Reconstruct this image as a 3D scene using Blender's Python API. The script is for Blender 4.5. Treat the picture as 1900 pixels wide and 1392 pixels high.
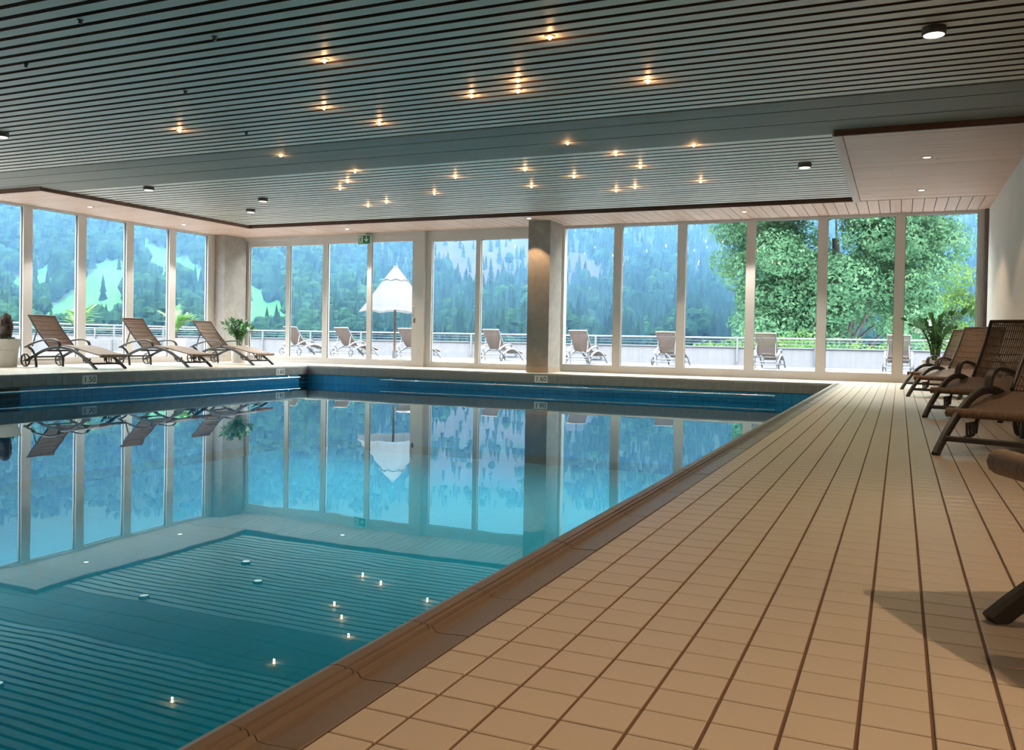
import bpy, math, random
from mathutils import Vector, Matrix
random.seed(7)
for o in list(bpy.data.objects): bpy.data.objects.remove(o)
SC = bpy.context.scene
COL = SC.collection
PI = math.pi

# ------------------------------------------------------------------ camera
F_PX, CY_PX, W_PX, H_PX = 1621.05, 655.54, 1900, 1392
CAM_H = 0.58
cam = bpy.data.cameras.new('camera'); camo = bpy.data.objects.new('camera', cam); COL.objects.link(camo)
_r = Vector((0.9137365, 0.4059097, 0.0179686)); _u = Vector((-0.0227555, 0.0069694, 0.9997168)); _f = Vector((-0.4056695, 0.9138866, -0.0156048))
camo.matrix_world = Matrix(((_r.x, _u.x, -_f.x, 0), (_r.y, _u.y, -_f.y, 0), (_r.z, _u.z, -_f.z, CAM_H), (0, 0, 0, 1)))
cam.sensor_fit = 'HORIZONTAL'; cam.sensor_width = 36.0; cam.lens = F_PX / W_PX * 36.0
cam.shift_y = (CY_PX - H_PX / 2) / W_PX
cam.clip_start = 0.02; cam.clip_end = 8000
SC.camera = camo

# ------------------------------------------------------------------ sky, sun, exposure
SKY = 12.0
world = bpy.data.worlds.new('overcast_sky'); SC.world = world; world.use_nodes = True
bgn = world.node_tree.nodes['Background']
bgn.inputs[0].default_value = (0.80, 0.91, 1.0, 1); bgn.inputs[1].default_value = SKY
sun = bpy.data.lights.new('sun', 'SUN'); suno = bpy.data.objects.new('sun', sun); COL.objects.link(suno)
sun.energy = 7.0; sun.angle = math.radians(25); sun.color = (1.0, 0.97, 0.92)
suno.rotation_euler = (math.radians(35), math.radians(12), math.radians(25))
VS = SC.view_settings
VS.view_transform = 'Standard'; VS.look = 'None'; VS.gamma = 1.0; VS.use_curve_mapping = False
VS.exposure = 0.58
CY = SC.cycles
CY.max_bounces = 6; CY.diffuse_bounces = 3; CY.glossy_bounces = 3; CY.use_adaptive_sampling = True; CY.adaptive_threshold = 0.03; CY.transparent_max_bounces = 14
CY.transmission_bounces = 4; CY.volume_bounces = 0
CY.caustics_reflective = False; CY.caustics_refractive = False
CY.sample_clamp_indirect = 4.0
LAMP = 2.0          # scale of every ceiling lamp

# ------------------------------------------------------------------ helpers
class MB:
    def __init__(self): self.v = []; self.f = []
    def add(self, vs, fs):
        n = len(self.v); self.v += [tuple(p) for p in vs]; self.f += [tuple(i + n for i in q) for q in fs]; return self
    def box(self, x0, x1, y0, y1, z0, z1):
        return self.add([(x0,y0,z0),(x1,y0,z0),(x1,y1,z0),(x0,y1,z0),(x0,y0,z1),(x1,y0,z1),(x1,y1,z1),(x0,y1,z1)],
            [(0,3,2,1),(4,5,6,7),(0,1,5,4),(1,2,6,5),(2,3,7,6),(3,0,4,7)])
    def chbox(self, x0, x1, y0, y1, z0, z1, c):
        # a box whose top edges are chamfered by c
        return self.add([(x0,y0,z0),(x1,y0,z0),(x1,y1,z0),(x0,y1,z0),(x0,y0,z1-c),(x1,y0,z1-c),(x1,y1,z1-c),(x0,y1,z1-c),
            (x0+c,y0+c,z1),(x1-c,y0+c,z1),(x1-c,y1-c,z1),(x0+c,y1-c,z1)],
            [(0,3,2,1),(8,9,10,11),(0,1,5,4),(1,2,6,5),(2,3,7,6),(3,0,4,7),(4,5,9,8),(5,6,10,9),(6,7,11,10),(7,4,8,11)])
    def sweep(self, pts, prof, b, cap=True):
        # prof: list of (along binormal b, along normal) offsets; pts: polyline
        pts = [Vector(p) for p in pts]; b = Vector(b).normalized(); n = len(prof); rings = []
        for i, p in enumerate(pts):
            t = (pts[min(i+1, len(pts)-1)] - pts[max(i-1, 0)]).normalized()
            nn = t.cross(b).normalized()
            rings.append([p + b*u + nn*w for u, w in prof])
        vs = [q for r in rings for q in r]; fs = []
        for i in range(len(pts)-1):
            for k in range(n):
                a = i*n+k; c = i*n+(k+1) % n
                fs.append((a, c, c+n, a+n))
        if cap: fs.append(tuple(range(n))[::-1]); fs.append(tuple((len(pts)-1)*n+k for k in range(n)))
        return self.add(vs, fs)
    def tube(self, pts, r, n=8, b=None, r1=None):
        pts = [Vector(p) for p in pts]; m = len(pts); ref = Vector(b) if b else None
        rings = []
        for i, p in enumerate(pts):
            t = (pts[min(i+1, m-1)] - pts[max(i-1, 0)]).normalized()
            rf = ref or (Vector((0,0,1)) if abs(t.z) < .9 else Vector((1,0,0)))
            a = t.cross(rf).normalized(); c = t.cross(a).normalized()
            rr = r if r1 is None else r + (r1-r)*i/max(1, m-1)
            rings.append([p + (a*math.cos(2*PI*k/n) + c*math.sin(2*PI*k/n))*rr for k in range(n)])
        vs = [q for g in rings for q in g]; fs = []
        for i in range(m-1):
            for k in range(n):
                a = i*n+k; c = i*n+(k+1) % n; fs.append((a, a+n, c+n, c))
        fs.append(tuple(range(n))); fs.append(tuple((m-1)*n+k for k in range(n))[::-1])
        return self.add(vs, fs)
    def lathe(self, prof, n=24, c=(0,0,0), axis='z', cap=True):
        vs = []; fs = []
        for r, z in prof:
            for k in range(n):
                a = 2*PI*k/n; p = (r*math.cos(a), r*math.sin(a), z)
                if axis == 'y': p = (p[0], p[2], p[1])
                vs.append((p[0]+c[0], p[1]+c[1], p[2]+c[2]))
        for i in range(len(prof)-1):
            for k in range(n):
                a = i*n+k; b = i*n+(k+1) % n; fs.append((a, b, b+n, a+n))
        if cap:
            fs.append(tuple(range(n))[::-1]); fs.append(tuple((len(prof)-1)*n+k for k in range(n)))
        return self.add(vs, fs)
    def mesh(self, name, m=None, smooth=False):
        me = bpy.data.meshes.new(name); me.from_pydata(self.v, [], self.f); me.update()
        if m: me.materials.append(m)
        if smooth:
            me.polygons.foreach_set('use_smooth', [True]*len(me.polygons))
            try: me.set_sharp_from_angle(angle=math.radians(40))
            except Exception: pass
        return me
    def build(self, name, m=None, parent=None, smooth=False, loc=None):
        o = bpy.data.objects.new(name, self.mesh(name, m, smooth)); COL.objects.link(o)
        if parent: o.parent = parent
        if loc: o.location = loc
        return o
def inst(name, me, parent=None, loc=(0,0,0), rz=0.0, scale=None):
    o = bpy.data.objects.new(name, me); COL.objects.link(o); o.parent = parent; o.location = loc; o.rotation_euler = (0,0,rz)
    if scale: o.scale = scale
    return o
def empty(name, loc=(0,0,0), rz=0.0):
    o = bpy.data.objects.new(name, None); COL.objects.link(o); o.location = loc; o.rotation_euler = (0,0,rz); o.empty_display_size = .1
    return o
def tag(o, label, cat=None, group=None, kind=None):
    o['label'] = label
    if cat: o['category'] = cat
    if group: o['group'] = group
    if kind: o['kind'] = kind
    return o
def copy_tree(o, parent=None):
    c = o.copy(); COL.objects.link(c); c.parent = parent
    for ch in list(o.children): copy_tree(ch, c)
    return c
def catmull(pts, k=5):
    pts = [Vector(p) for p in pts]; out = []
    P = [pts[0]*2-pts[1]] + pts + [pts[-1]*2-pts[-2]]
    for i in range(1, len(P)-2):
        a, b, c, d = P[i-1], P[i], P[i+1], P[i+2]
        for j in range(k):
            t = j/k
            out.append(.5*((2*b) + (c-a)*t + (2*a-5*b+4*c-d)*t*t + (3*b-a-3*c+d)*t**3))
    out.append(pts[-1]); return out
def rect(w, h, c=0.0):
    w /= 2; h /= 2
    if c <= 0: return [(-w,-h),(w,-h),(w,h),(-w,h)]
    return [(-w+c,-h),(w-c,-h),(w,-h+c),(w,h-c),(w-c,h),(-w+c,h),(-w,h-c),(-w,-h+c)]
ORD = ['first','second','third','fourth','fifth','sixth','seventh','eighth','ninth','tenth','eleventh','twelfth','thirteenth','fourteenth','fifteenth','sixteenth','seventeenth','eighteenth','nineteenth','twentieth']

# ------------------------------------------------------------------ materials
def nodemat(name):
    m = bpy.data.materials.new(name); m.use_nodes = True
    nt = m.node_tree; return m, nt, nt.nodes['Principled BSDF']
def mixc(nt, fac, a, b, mode='MIX'):
    n = nt.nodes.new('ShaderNodeMix'); n.data_type = 'RGBA'; n.blend_type = mode
    for s, v in ((0, fac), (6, a), (7, b)):
        if isinstance(v, bpy.types.NodeSocket): nt.links.new(v, n.inputs[s])
        elif s == 0: n.inputs[0].default_value = v
        else: n.inputs[s].default_value = (*v, 1)
    return n.outputs[2]
def math_(nt, op, a, b=None, clamp=False):
    n = nt.nodes.new('ShaderNodeMath'); n.operation = op; n.use_clamp = clamp
    for i, v in enumerate((a, b)):
        if v is None: continue
        if isinstance(v, bpy.types.NodeSocket): nt.links.new(v, n.inputs[i])
        else: n.inputs[i].default_value = v
    return n.outputs[0]
def coords(nt, scale=(1,1,1), which='Object'):
    tc = nt.nodes.new('ShaderNodeTexCoord'); mp = nt.nodes.new('ShaderNodeMapping')
    mp.inputs['Scale'].default_value = scale; nt.links.new(tc.outputs[which], mp.inputs[0]); return mp.outputs[0]
def noise(nt, vec, scale, detail=3, rough=.55):
    n = nt.nodes.new('ShaderNodeTexNoise'); n.inputs['Scale'].default_value = scale; n.inputs['Detail'].default_value = detail
    n.inputs['Roughness'].default_value = rough; nt.links.new(vec, n.inputs['Vector']); return n.outputs[0]
def ramp(nt, fac, lo, hi):
    n = nt.nodes.new('ShaderNodeMapRange'); n.inputs[1].default_value = lo; n.inputs[2].default_value = hi; nt.links.new(fac, n.inputs[0]); return n.outputs[0]
def bump(nt, bs, h, strength, dist=.01):
    b = nt.nodes.new('ShaderNodeBump'); b.inputs['Strength'].default_value = strength; b.inputs['Distance'].default_value = dist
    nt.links.new(h, b.inputs['Height']); nt.links.new(b.outputs[0], bs.inputs['Normal']); return b
def simple(name, c, rough=.5, metal=0.0, c2=None, scale=8, stretch=(1,1,1), rnd=0.0, bmp=0.0, spec=.5):
    m, nt, bs = nodemat(name)
    col = None; v = coords(nt, stretch); nz = noise(nt, v, scale)
    c2 = c2 or tuple(x*.86 for x in c)
    col = mixc(nt, ramp(nt, nz, .35, .68), c2, c)
    if rnd:
        oi = nt.nodes.new('ShaderNodeObjectInfo')
        k = ramp(nt, oi.outputs['Random'], 0, 1)
        col = mixc(nt, math_(nt, 'MULTIPLY', k, rnd), col, tuple(x*.35 for x in c))
    nt.links.new(col, bs.inputs['Base Color'])
    bs.inputs['Roughness'].default_value = rough; bs.inputs['Metallic'].default_value = metal
    bs.inputs['Specular IOR Level'].default_value = spec
    if bmp: bump(nt, bs, nz, bmp)
    return m
def gridmat(name, c, joint, px, py, jw, rough, var=.12, axes=(0,1), spec=.5, off=(0,0)):
    # tiled surface seen from too far away to pick the tiles apart
    m, nt, bs = nodemat(name)
    tc = nt.nodes.new('ShaderNodeTexCoord'); sp = nt.nodes.new('ShaderNodeSeparateXYZ'); nt.links.new(tc.outputs['Object'], sp.inputs[0])
    def line(s, p, o):
        fr = math_(nt, 'FRACT', math_(nt, 'DIVIDE', math_(nt, 'ADD', s, 100.0*p - o), p)); return math_(nt, 'LESS_THAN', fr, jw/p)
    j = math_(nt, 'MAXIMUM', line(sp.outputs[axes[0]], px, off[0]), line(sp.outputs[axes[1]], py, off[1]))
    nz = noise(nt, tc.outputs['Object'], 1.3, 4)
    base = mixc(nt, ramp(nt, nz, .3, .7), tuple(x*(1-var) for x in c), c)
    nt.links.new(mixc(nt, j, base, joint), bs.inputs['Base Color'])
    bs.inputs['Roughness'].default_value = rough; bs.inputs['Specular IOR Level'].default_value = spec
    return m
def wood(name, c, c2, along='y', rough=.55, rnd=.12):
    m, nt, bs = nodemat(name)
    s = {'x': (.6, 14, 14), 'y': (14, .6, 14)}[along]
    oi = nt.nodes.new('ShaderNodeObjectInfo'); tc = nt.nodes.new('ShaderNodeTexCoord')
    va = nt.nodes.new('ShaderNodeVectorMath'); va.operation = 'ADD'; nt.links.new(tc.outputs['Object'], va.inputs[0])
    cb = nt.nodes.new('ShaderNodeCombineXYZ')
    for i in range(3): nt.links.new(math_(nt, 'MULTIPLY', oi.outputs['Random'], 37.0+i*11), cb.inputs[i])
    nt.links.new(cb.outputs[0], va.inputs[1])
    mp = nt.nodes.new('ShaderNodeMapping'); mp.inputs['Scale'].default_value = s; nt.links.new(va.outputs[0], mp.inputs[0])
    n1 = noise(nt, mp.outputs[0], 1.6, 5, .6); n2 = noise(nt, va.outputs[0], 5.0, 2)
    col = mixc(nt, ramp(nt, n1, .35, .7), c2, c)
    knots = ramp(nt, n2, .70, .76); kn = math_(nt, 'MULTIPLY', math_(nt, 'MINIMUM', knots, 1.0, True), .55)
    col = mixc(nt, kn, col, tuple(x*.35 for x in c2))
    k = math_(nt, 'MULTIPLY', oi.outputs['Random'], rnd)
    col = mixc(nt, k, col, tuple(x*.3 for x in c2))
    nt.links.new(col, bs.inputs['Base Color']); bs.inputs['Roughness'].default_value = rough
    bump(nt, bs, n1, .15, .004)
    return m
def emis(name, c, s):
    m, nt, bs = nodemat(name)
    bs.inputs['Base Color'].default_value = (*c, 1); bs.inputs['Emission Color'].default_value = (*c, 1); bs.inputs['Emission Strength'].default_value = s
    return m
def schlick(nt, normal, f0, pw=5.0):
    g = nt.nodes.new('ShaderNodeNewGeometry'); d = nt.nodes.new('ShaderNodeVectorMath'); d.operation = 'DOT_PRODUCT'
    nt.links.new(g.outputs['Incoming'], d.inputs[0]); nt.links.new(normal or g.outputs['Normal'], d.inputs[1])
    c = math_(nt, 'ABSOLUTE', d.outputs['Value']); k = math_(nt, 'POWER', math_(nt, 'SUBTRACT', 1.0, c, True), pw)
    return math_(nt, 'ADD', f0, math_(nt, 'MULTIPLY', k, 1-f0))
def glassmat(name, tint=(.97,.985,.985), f0=.02):
    m = bpy.data.materials.new(name); m.use_nodes = True; nt = m.node_tree; nt.nodes.clear()
    out = nt.nodes.new('ShaderNodeOutputMaterial'); mx = nt.nodes.new('ShaderNodeMixShader')
    tr = nt.nodes.new('ShaderNodeBsdfTransparent'); tr.inputs[0].default_value = (*tint, 1)
    gl = nt.nodes.new('ShaderNodeBsdfGlossy'); gl.inputs['Roughness'].default_value = 0.0
    nt.links.new(schlick(nt, None, f0), mx.inputs[0]); nt.links.new(tr.outputs[0], mx.inputs[1]); nt.links.new(gl.outputs[0], mx.inputs[2])
    nt.links.new(mx.outputs[0], out.inputs[0]); return m
def watermat():
    m = bpy.data.materials.new('pool_water'); m.use_nodes = True; nt = m.node_tree; nt.nodes.clear()
    out = nt.nodes.new('ShaderNodeOutputMaterial'); mx = nt.nodes.new('ShaderNodeMixShader')
    tr = nt.nodes.new('ShaderNodeBsdfTransparent'); tr.inputs[0].default_value = (.18, .70, .82, 1)
    gl = nt.nodes.new('ShaderNodeBsdfGlossy'); gl.inputs['Roughness'].default_value = 0.0; gl.inputs[0].default_value = (.74, .93, 1, 1)
    v = coords(nt, (1, 1, 1)); n1 = noise(nt, v, 1.1, 2, .4); n2 = noise(nt, v, 5.0, 1, .4)
    h = math_(nt, 'ADD', n1, math_(nt, 'MULTIPLY', n2, .06))
    b = nt.nodes.new('ShaderNodeBump'); b.inputs['Strength'].default_value = 1.0; b.inputs['Distance'].default_value = .0015
    nt.links.new(h, b.inputs['Height']); nt.links.new(b.outputs[0], gl.inputs['Normal'])
    nt.links.new(schlick(nt, b.outputs[0], .05, 4.4), mx.inputs[0]); nt.links.new(tr.outputs[0], mx.inputs[1]); nt.links.new(gl.outputs[0], mx.inputs[2])
    nt.links.new(mx.outputs[0], out.inputs[0]); return m

M = {}
M['slat'] = simple('painted_slat', (.86,.82,.70), .45, c2=(.79,.755,.645), scale=3, stretch=(.4,6,6), rnd=.14)
M['band'] = simple('painted_board', (.31,.31,.27), .7, c2=(.28,.28,.245), scale=2, stretch=(.3,5,5), rnd=.1)
M['ceil_back'] = simple('dark_void', (.018,.014,.011), .9)
M['batten'] = simple('dark_batten', (.10,.060,.040), .8)
M['soffit_y'] = wood('spruce_boards_across', (.80,.57,.45), (.71,.48,.37), 'y')
M['soffit_x'] = wood('spruce_boards_along', (.80,.57,.45), (.71,.48,.37), 'x', rnd=.08)
M['soffit_gap'] = simple('board_gap', (.03,.018,.012), .9)
M['fascia'] = wood('dark_fascia', (.19,.085,.05), (.12,.05,.03), 'x')
M['trimwood'] = wood('pale_trim', (.66,.52,.43), (.58,.44,.36), 'y')
M['frame'] = simple('white_frame', (.80,.76,.72), .35, c2=(.77,.73,.69), scale=2)
M['frame_dark'] = simple('grey_gasket', (.10,.09,.09), .6)
M['glass'] = glassmat('window_glass')
M['plaster'] = simple('white_plaster', (.80,.77,.73), .85, c2=(.77,.74,.70), scale=2, bmp=.05)
M['concrete'] = simple('bare_concrete', (.40,.36,.32), .8, c2=(.32,.29,.26), scale=5, bmp=.1)
M['steel_post'] = simple('brown_steel_post', (.16,.13,.12), .5)
M['tile'] = simple('sand_tile', (.49,.395,.31), .34, c2=(.46,.37,.285), scale=1.2, rnd=.06)
M['grout'] = simple('brown_grout', (.13,.065,.035), .8)
M['cope'] = simple('brown_coping_tile', (.17,.115,.08), .34, c2=(.15,.10,.07), scale=2, rnd=.10)
M['deck_far'] = gridmat('glare_whitened_deck_tile', (.74,.65,.55), (.52,.43,.34), .1047, .0945, .004, .25)  # deck tile with the window glare lightened into its base colour
M['band_tile'] = simple('grey_rim_tile', (.25,.265,.265), .35, rnd=.08)
M['blue_tile'] = simple('blue_pool_tile', (.04,.27,.52), .2, c2=(.032,.23,.46), scale=5, rnd=.16)
M['blue_joint'] = simple('pool_joint', (.02,.10,.16), .7)
M['pool_floor'] = gridmat('blue_pool_floor', (.04,.43,.54), (.03,.35,.44), .5, .5, .02, .4)
M['water'] = watermat()
M['chrome'] = simple('steel_rail', (.75,.76,.77), .22, 1.0)
M['sign_white'] = simple('depth_plate', (.72,.76,.74), .4, c2=(.70,.74,.72))
M['ink'] = simple('black_ink', (.012,.02,.03), .5)
M['exit_green'] = simple('sign_green', (.005,.20,.09), .4)
M['sign_pale'] = simple('sign_pale_green', (.72,.85,.74), .4)
M['lfr'] = simple('dark_lounger_frame', (.045,.039,.036), .5, c2=(.037,.032,.03), scale=20)
M['weave'] = simple('brown_weave', (.215,.13,.082), .65, c2=(.13,.08,.052), scale=30, stretch=(1,3,1), bmp=.3)
M['weave_out'] = simple('pale_weave', (.19,.135,.108), .7, c2=(.16,.11,.088), scale=30, stretch=(1,3,1))
M['lfr_out'] = simple('grey_lounger_frame', (.18,.18,.19), .4)
M['wheelm'] = simple('black_rubber', (.03,.028,.028), .6)
M['pot'] = simple('white_planter', (.80,.76,.70), .5, c2=(.76,.72,.66))
M['soil'] = simple('soil', (.05,.035,.025), .95)
M['leaf'] = simple('glossy_leaf', (.09,.26,.06), .35, c2=(.04,.15,.035), scale=14, rnd=.1)
M['leaf_pale'] = simple('pale_leaf', (.16,.34,.06), .5, c2=(.09,.22,.04), scale=14)
M['stalk'] = simple('green_stalk', (.10,.18,.05), .5)
M['root'] = simple('root_wood', (.10,.060,.045), .9, c2=(.03,.02,.018), scale=22, bmp=.8)
M['terrace'] = gridmat('terrace_slabs', (.125,.125,.13), (.10,.10,.10), .6, .6, .008, .7, var=.06)
M['parapet'] = simple('board_marked_concrete', (.135,.132,.14), .8, c2=(.112,.11,.117), scale=1.0, stretch=(9,9,.5))
M['rail_out'] = simple('galvanised_rail', (.125,.13,.135), .4, c2=(.115,.12,.125))
M['teak'] = simple('dark_pole_wood', (.14,.07,.045), .6)
M['bark'] = simple('bark', (.03,.022,.016), .9, c2=(.018,.013,.01), scale=8, bmp=.5)
M['bulb'] = emis('warm_bulb', (1.0,.60,.28), 28.0)
M['lens'] = emis('warm_lens', (1.0,.80,.55), 7.0)
M['lens_dim'] = emis('dim_lens', (1.0,.92,.75), 1.3)
M['ring'] = simple('lamp_ring', (.55,.45,.36), .4)
M['ringdark'] = simple('dark_lamp_ring', (.09,.08,.07), .5)
def attr_mat(name, rough=.9, translucent=0.0):
    m, nt, bs = nodemat(name)
    a = nt.nodes.new('ShaderNodeAttribute'); a.attribute_name = 'tone'
    nz = noise(nt, coords(nt), .05, 5)
    nt.links.new(mixc(nt, .35, a.outputs['Color'], mixc(nt, ramp(nt, nz, .35, .65), (.3,.3,.3), (1,1,1)), 'MULTIPLY'), bs.inputs['Base Color'])
    bs.inputs['Roughness'].default_value = rough; bs.inputs['Specular IOR Level'].default_value = .1
    return m
M['terrain'] = attr_mat('hillside')
def leafmat(name, a, b, trans=.35, sc=2.2):
    m = bpy.data.materials.new(name); m.use_nodes = True; nt = m.node_tree; nt.nodes.clear()
    out = nt.nodes.new('ShaderNodeOutputMaterial'); mx = nt.nodes.new('ShaderNodeMixShader'); mx.inputs[0].default_value = trans
    d = nt.nodes.new('ShaderNodeBsdfDiffuse'); t = nt.nodes.new('ShaderNodeBsdfTranslucent')
    v = coords(nt); n = mixc(nt, ramp(nt, noise(nt, v, sc, 3), .35, .65), a, b)
    nt.links.new(n, d.inputs[0]); nt.links.new(n, t.inputs[0])
    nt.links.new(d.outputs[0], mx.inputs[1]); nt.links.new(t.outputs[0], mx.inputs[2]); nt.links.new(mx.outputs[0], out.inputs[0]); return m
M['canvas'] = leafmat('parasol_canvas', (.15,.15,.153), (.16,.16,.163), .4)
M['tree_leaf'] = leafmat('tree_leaf', (.028,.076,.04), (.085,.16,.084))
M['bush_leaf'] = leafmat('bush_leaf', (.045,.095,.028), (.09,.15,.045))
M['conifer'] = leafmat('conifer_needles', (.004,.011,.009), (.015,.036,.024), .15, .035)
M['broadleaf_far'] = leafmat('far_broadleaf', (.005,.016,.012), (.016,.042,.022), .15, .05)

# ------------------------------------------------------------------ room numbers (metres, deck at z = 0)
XL, XR, XW = -13.6, 1.20, 2.35          # left glazing, far right wall, near right wall
YB, Y0R = 15.33, -5.0                   # window wall, wall behind the camera
H1, H2 = 2.713, 2.763                   # wooden soffit, slat ceiling
XPL, XPR, YP = -10.63, -0.89, 14.05     # pool rim
XC = -0.755                             # outer edge of the brown coping
ZW = -0.325                             # water level
TX, TY, GX, GY = 0.1047, 0.0945, -0.4645, 1.5314
def struct(o, label, cat): return tag(o, label, cat, kind='structure')

# ------------------------------------------------------------------ floor of the right-hand deck with its tiles
fl = MB().box(XC, XW+.1, Y0R-.1, YB+.05, -.16, -.004).build('floor', M['grout'])
struct(fl, 'sand coloured tiled deck running beside the pool to the windows', 'floor')
def project(P):
    d = Vector(P) - Vector((0,0,CAM_H)); z = d.dot(_f)
    if z < .05: return None
    return 950 + F_PX*d.dot(_r)/z, CY_PX - F_PX*d.dot(_u)/z
JX, JY = .0062, .0044
cols = [(XC+.002, GX-2*TX-JX/2)] + [(GX+c*TX+JX/2, GX+(c+1)*TX-JX/2) for c in range(-2, 26)]
cand = []
for ci, (x0, x1) in enumerate(cols):
    if x0 > XW: continue
    for r in range(-12, 147):
        y0 = GY + r*TY + JY/2; y1 = y0 + TY - JY
        if y0 > YP+1.2 or (x1 > XR+.1 and y0 > 10.2): continue
        ps = [project((x, y, 0)) for x, y in ((x0,y0),(x1,y0),(x1,y1),(x0,y1))]
        a = 0
        if all(ps) and any(-5 < q[0] < 1905 and q[1] < 1400 for q in ps):
            a = abs(sum(ps[i][0]*ps[(i+1)%4][1]-ps[(i+1)%4][0]*ps[i][1] for i in range(4)))/2
        cand.append((a, x0, x1, y0, y1))
cand.sort(reverse=True)
tile_me = MB().chbox(-.5*(TX-JX), .5*(TX-JX), -.5*(TY-JY), .5*(TY-JY), -.012, 0, .0012).mesh('tile', M['tile'])
cut_me = MB().chbox(-.5*(cols[0][1]-cols[0][0]), .5*(cols[0][1]-cols[0][0]), -.5*(TY-JY), .5*(TY-JY), -.012, 0, .0012).mesh('tile', M['tile'])
rest = MB()
for i, (a, x0, x1, y0, y1) in enumerate(cand):
    if i < 300: inst('tile', tile_me if x1-x0 > .09 else cut_me, fl, ((x0+x1)/2, (y0+y1)/2, random.uniform(-.0004,.0003)))
    else: rest.add([(x0,y0,0),(x1,y0,0),(x1,y1,0),(x0,y1,0),(x0,y0,-.004),(x1,y0,-.004),(x1,y1,-.004),(x0,y1,-.004)], [(0,1,2,3),(0,4,5,1),(1,5,6,2),(2,6,7,3),(3,7,4,0)])
ro = rest.build('tile_field', M['tile'], fl); ro['kind'] = 'stuff'
# far and left decks
MB().box(XL-.1, XC, YP-.0, YB+.05, -.16, 0).build('deck_slab', M['deck_far'], fl)
MB().box(XL-.1, XPL, Y0R-.1, YP, -.16, 0).build('deck_slab', M['deck_far'], fl)

# ------------------------------------------------------------------ pool basin, its tiles, coping, rails, water
zf = ZW - 1.25
pb = MB()
pb.box(XPL-.3, XPR+.3, Y0R-.3, YP+.3, zf-.2, zf)
basin = pb.build('pool_basin', M['pool_floor']); struct(basin, 'blue tiled swimming pool basin beneath the water', 'pool')
pw = MB()
pw.box(XPL-.3, XPL-.012, Y0R-.3, YP+.3, zf, -.16); pw.box(XPL-.012, XPR+.2, YP+.012, YP+.3, zf, -.16)
pw.box(XPR+.012, XPR+.2, Y0R-.3, YP+.012, zf, -.16); pw.box(XPL-.012, XPR+.012, Y0R-.3, Y0R, zf, -.005)
pw.build('pool_wall', M['blue_joint'], basin)
# deeper tile cladding, joined
cl = MB()
for zr in range(2, 10):
    z1 = -.172 - zr*.125; z0 = z1 - .121
    if z0 < zf: break
    for k in range(int((YP-Y0R)/.25)): cl.box(XPL-.012, XPL-.002, Y0R+k*.25+.002, Y0R+k*.25+.248, z0, z1)
    for k in range(int((XPR-XPL)/.25)): cl.box(XPL+k*.25+.002, XPL+k*.25+.248, YP+.002, YP+.012, z0, z1)
co = cl.build('wall_tiles', M['blue_tile'], basin); co['kind'] = 'stuff'
bt_l = MB().box(-.012, -.002, .0022, .1228, .002, .1235).mesh('pool_tile', M['blue_tile'])
bt_f = MB().box(.0022, .1228, .002, .012, .002, .1235).mesh('pool_tile', M['blue_tile'])
near = MB()
for zr in range(2):
    z0 = -.172 - (zr+1)*.125
    for k in range(int((YP-Y0R)/.125)+1):
        y = YP - (k+1)*.125
        if 7.9 < y: inst('pool_tile', bt_l, basin, (XPL, y, z0))
        elif y < 7.35: near.box(XPL-.012, XPL-.002, y+.002, y+.123, z0+.002, z0+.1235)
    for k in range(int((XPR-XPL)/.125)+1):
        inst('pool_tile', bt_f, basin, (XPL+k*.125, YP, z0))
no_ = near.build('wall_tiles', M['blue_tile'], basin); no_['kind'] = 'stuff'
# grey rim tiles with a bull-nosed top
rim_l = MB(); rim_l.sweep([(0,.0025,0),(0,.2475,0)], [(-.165,-.03),(-.165,.008),(-.04,.008),(-.012,.004),(.0025,-.012),(.003,-.10),(-.01,-.10)], (0,0,1))
def rim_profile(L, axis):
    mb = MB(); pr = [(-.02,-.168),(.008,-.168),(.008,-.045),(.006,-.018),(-.004,-.002),(-.02,.004),(-.11,.004),(-.11,-.03),(-.02,-.03)]
    n = len(pr)
    for t in (.002, L-.002):
        for u, z in pr: mb.v.append((u, t, z) if axis == 'y' else (t, -u, z))
    for k in range(n): mb.f.append((k, (k+1)%n, (k+1)%n+n, k+n))
    mb.f.append(tuple(range(n))); mb.f.append(tuple(range(n, 2*n))[::-1]); return mb
ry = rim_profile(.25, 'y').mesh('rim_tile', M['band_tile'], True); rx = rim_profile(.25, 'x').mesh('rim_tile', M['band_tile'], True)
rim = empty('trim_1'); struct(rim, 'grey bull-nosed tile rim around the far and window sides of the pool', 'pool rim')
for k in range(int((YP-Y0R)/.25)): inst('rim_tile', ry, rim, (XPL, YP-(k+1)*.25, 0))
for k in range(int((XC-XPL)/.25)+1): inst('rim_tile', rx, rim, (XPL+k*.25-.0, YP, 0))
# brown coping on the near side
cp = [(XC-.002,-.06),(XC-.002,-.001),(XC-.004,.0),(XC-.062,-.003),(XC-.074,-.002),(XC-.079,.006),(XC-.083,.006),(XC-.085,.000),(XC-.088,.000),(XC-.092,.010),(XC-.099,.011),(XC-.101,.006),(XC-.104,.006),(XC-.106,.012),(XC-.125,.013),(XC-.141,.008),(XC-.150,-.004),(XC-.152,-.06),(XC-.152,-.165)]
cm = MB(); n = len(cp); CL = .2625
for t in (.0012, CL-.0012):
    for u, z in cp: cm.v.append((u, t, z))
for k in range(n-1): cm.f.append((k, k+n, k+1+n, k+1))
cm.f.append(tuple(range(n))[::-1]); cm.f.append(tuple(range(n, 2*n))); cm.f.append((0, n-1, 2*n-1, n))
cme = cm.mesh('coping_piece', M['cope'], False)
cop = empty('trim_2'); struct(cop, 'dark brown grooved coping along the near edge of the pool', 'coping')
for k in range(-23, 50):
    y = 1.255 + k*CL
    if Y0R < y < YP-.05: inst('coping_piece', cme, cop, (0, y, random.uniform(-.0006,.0006)))
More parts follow.
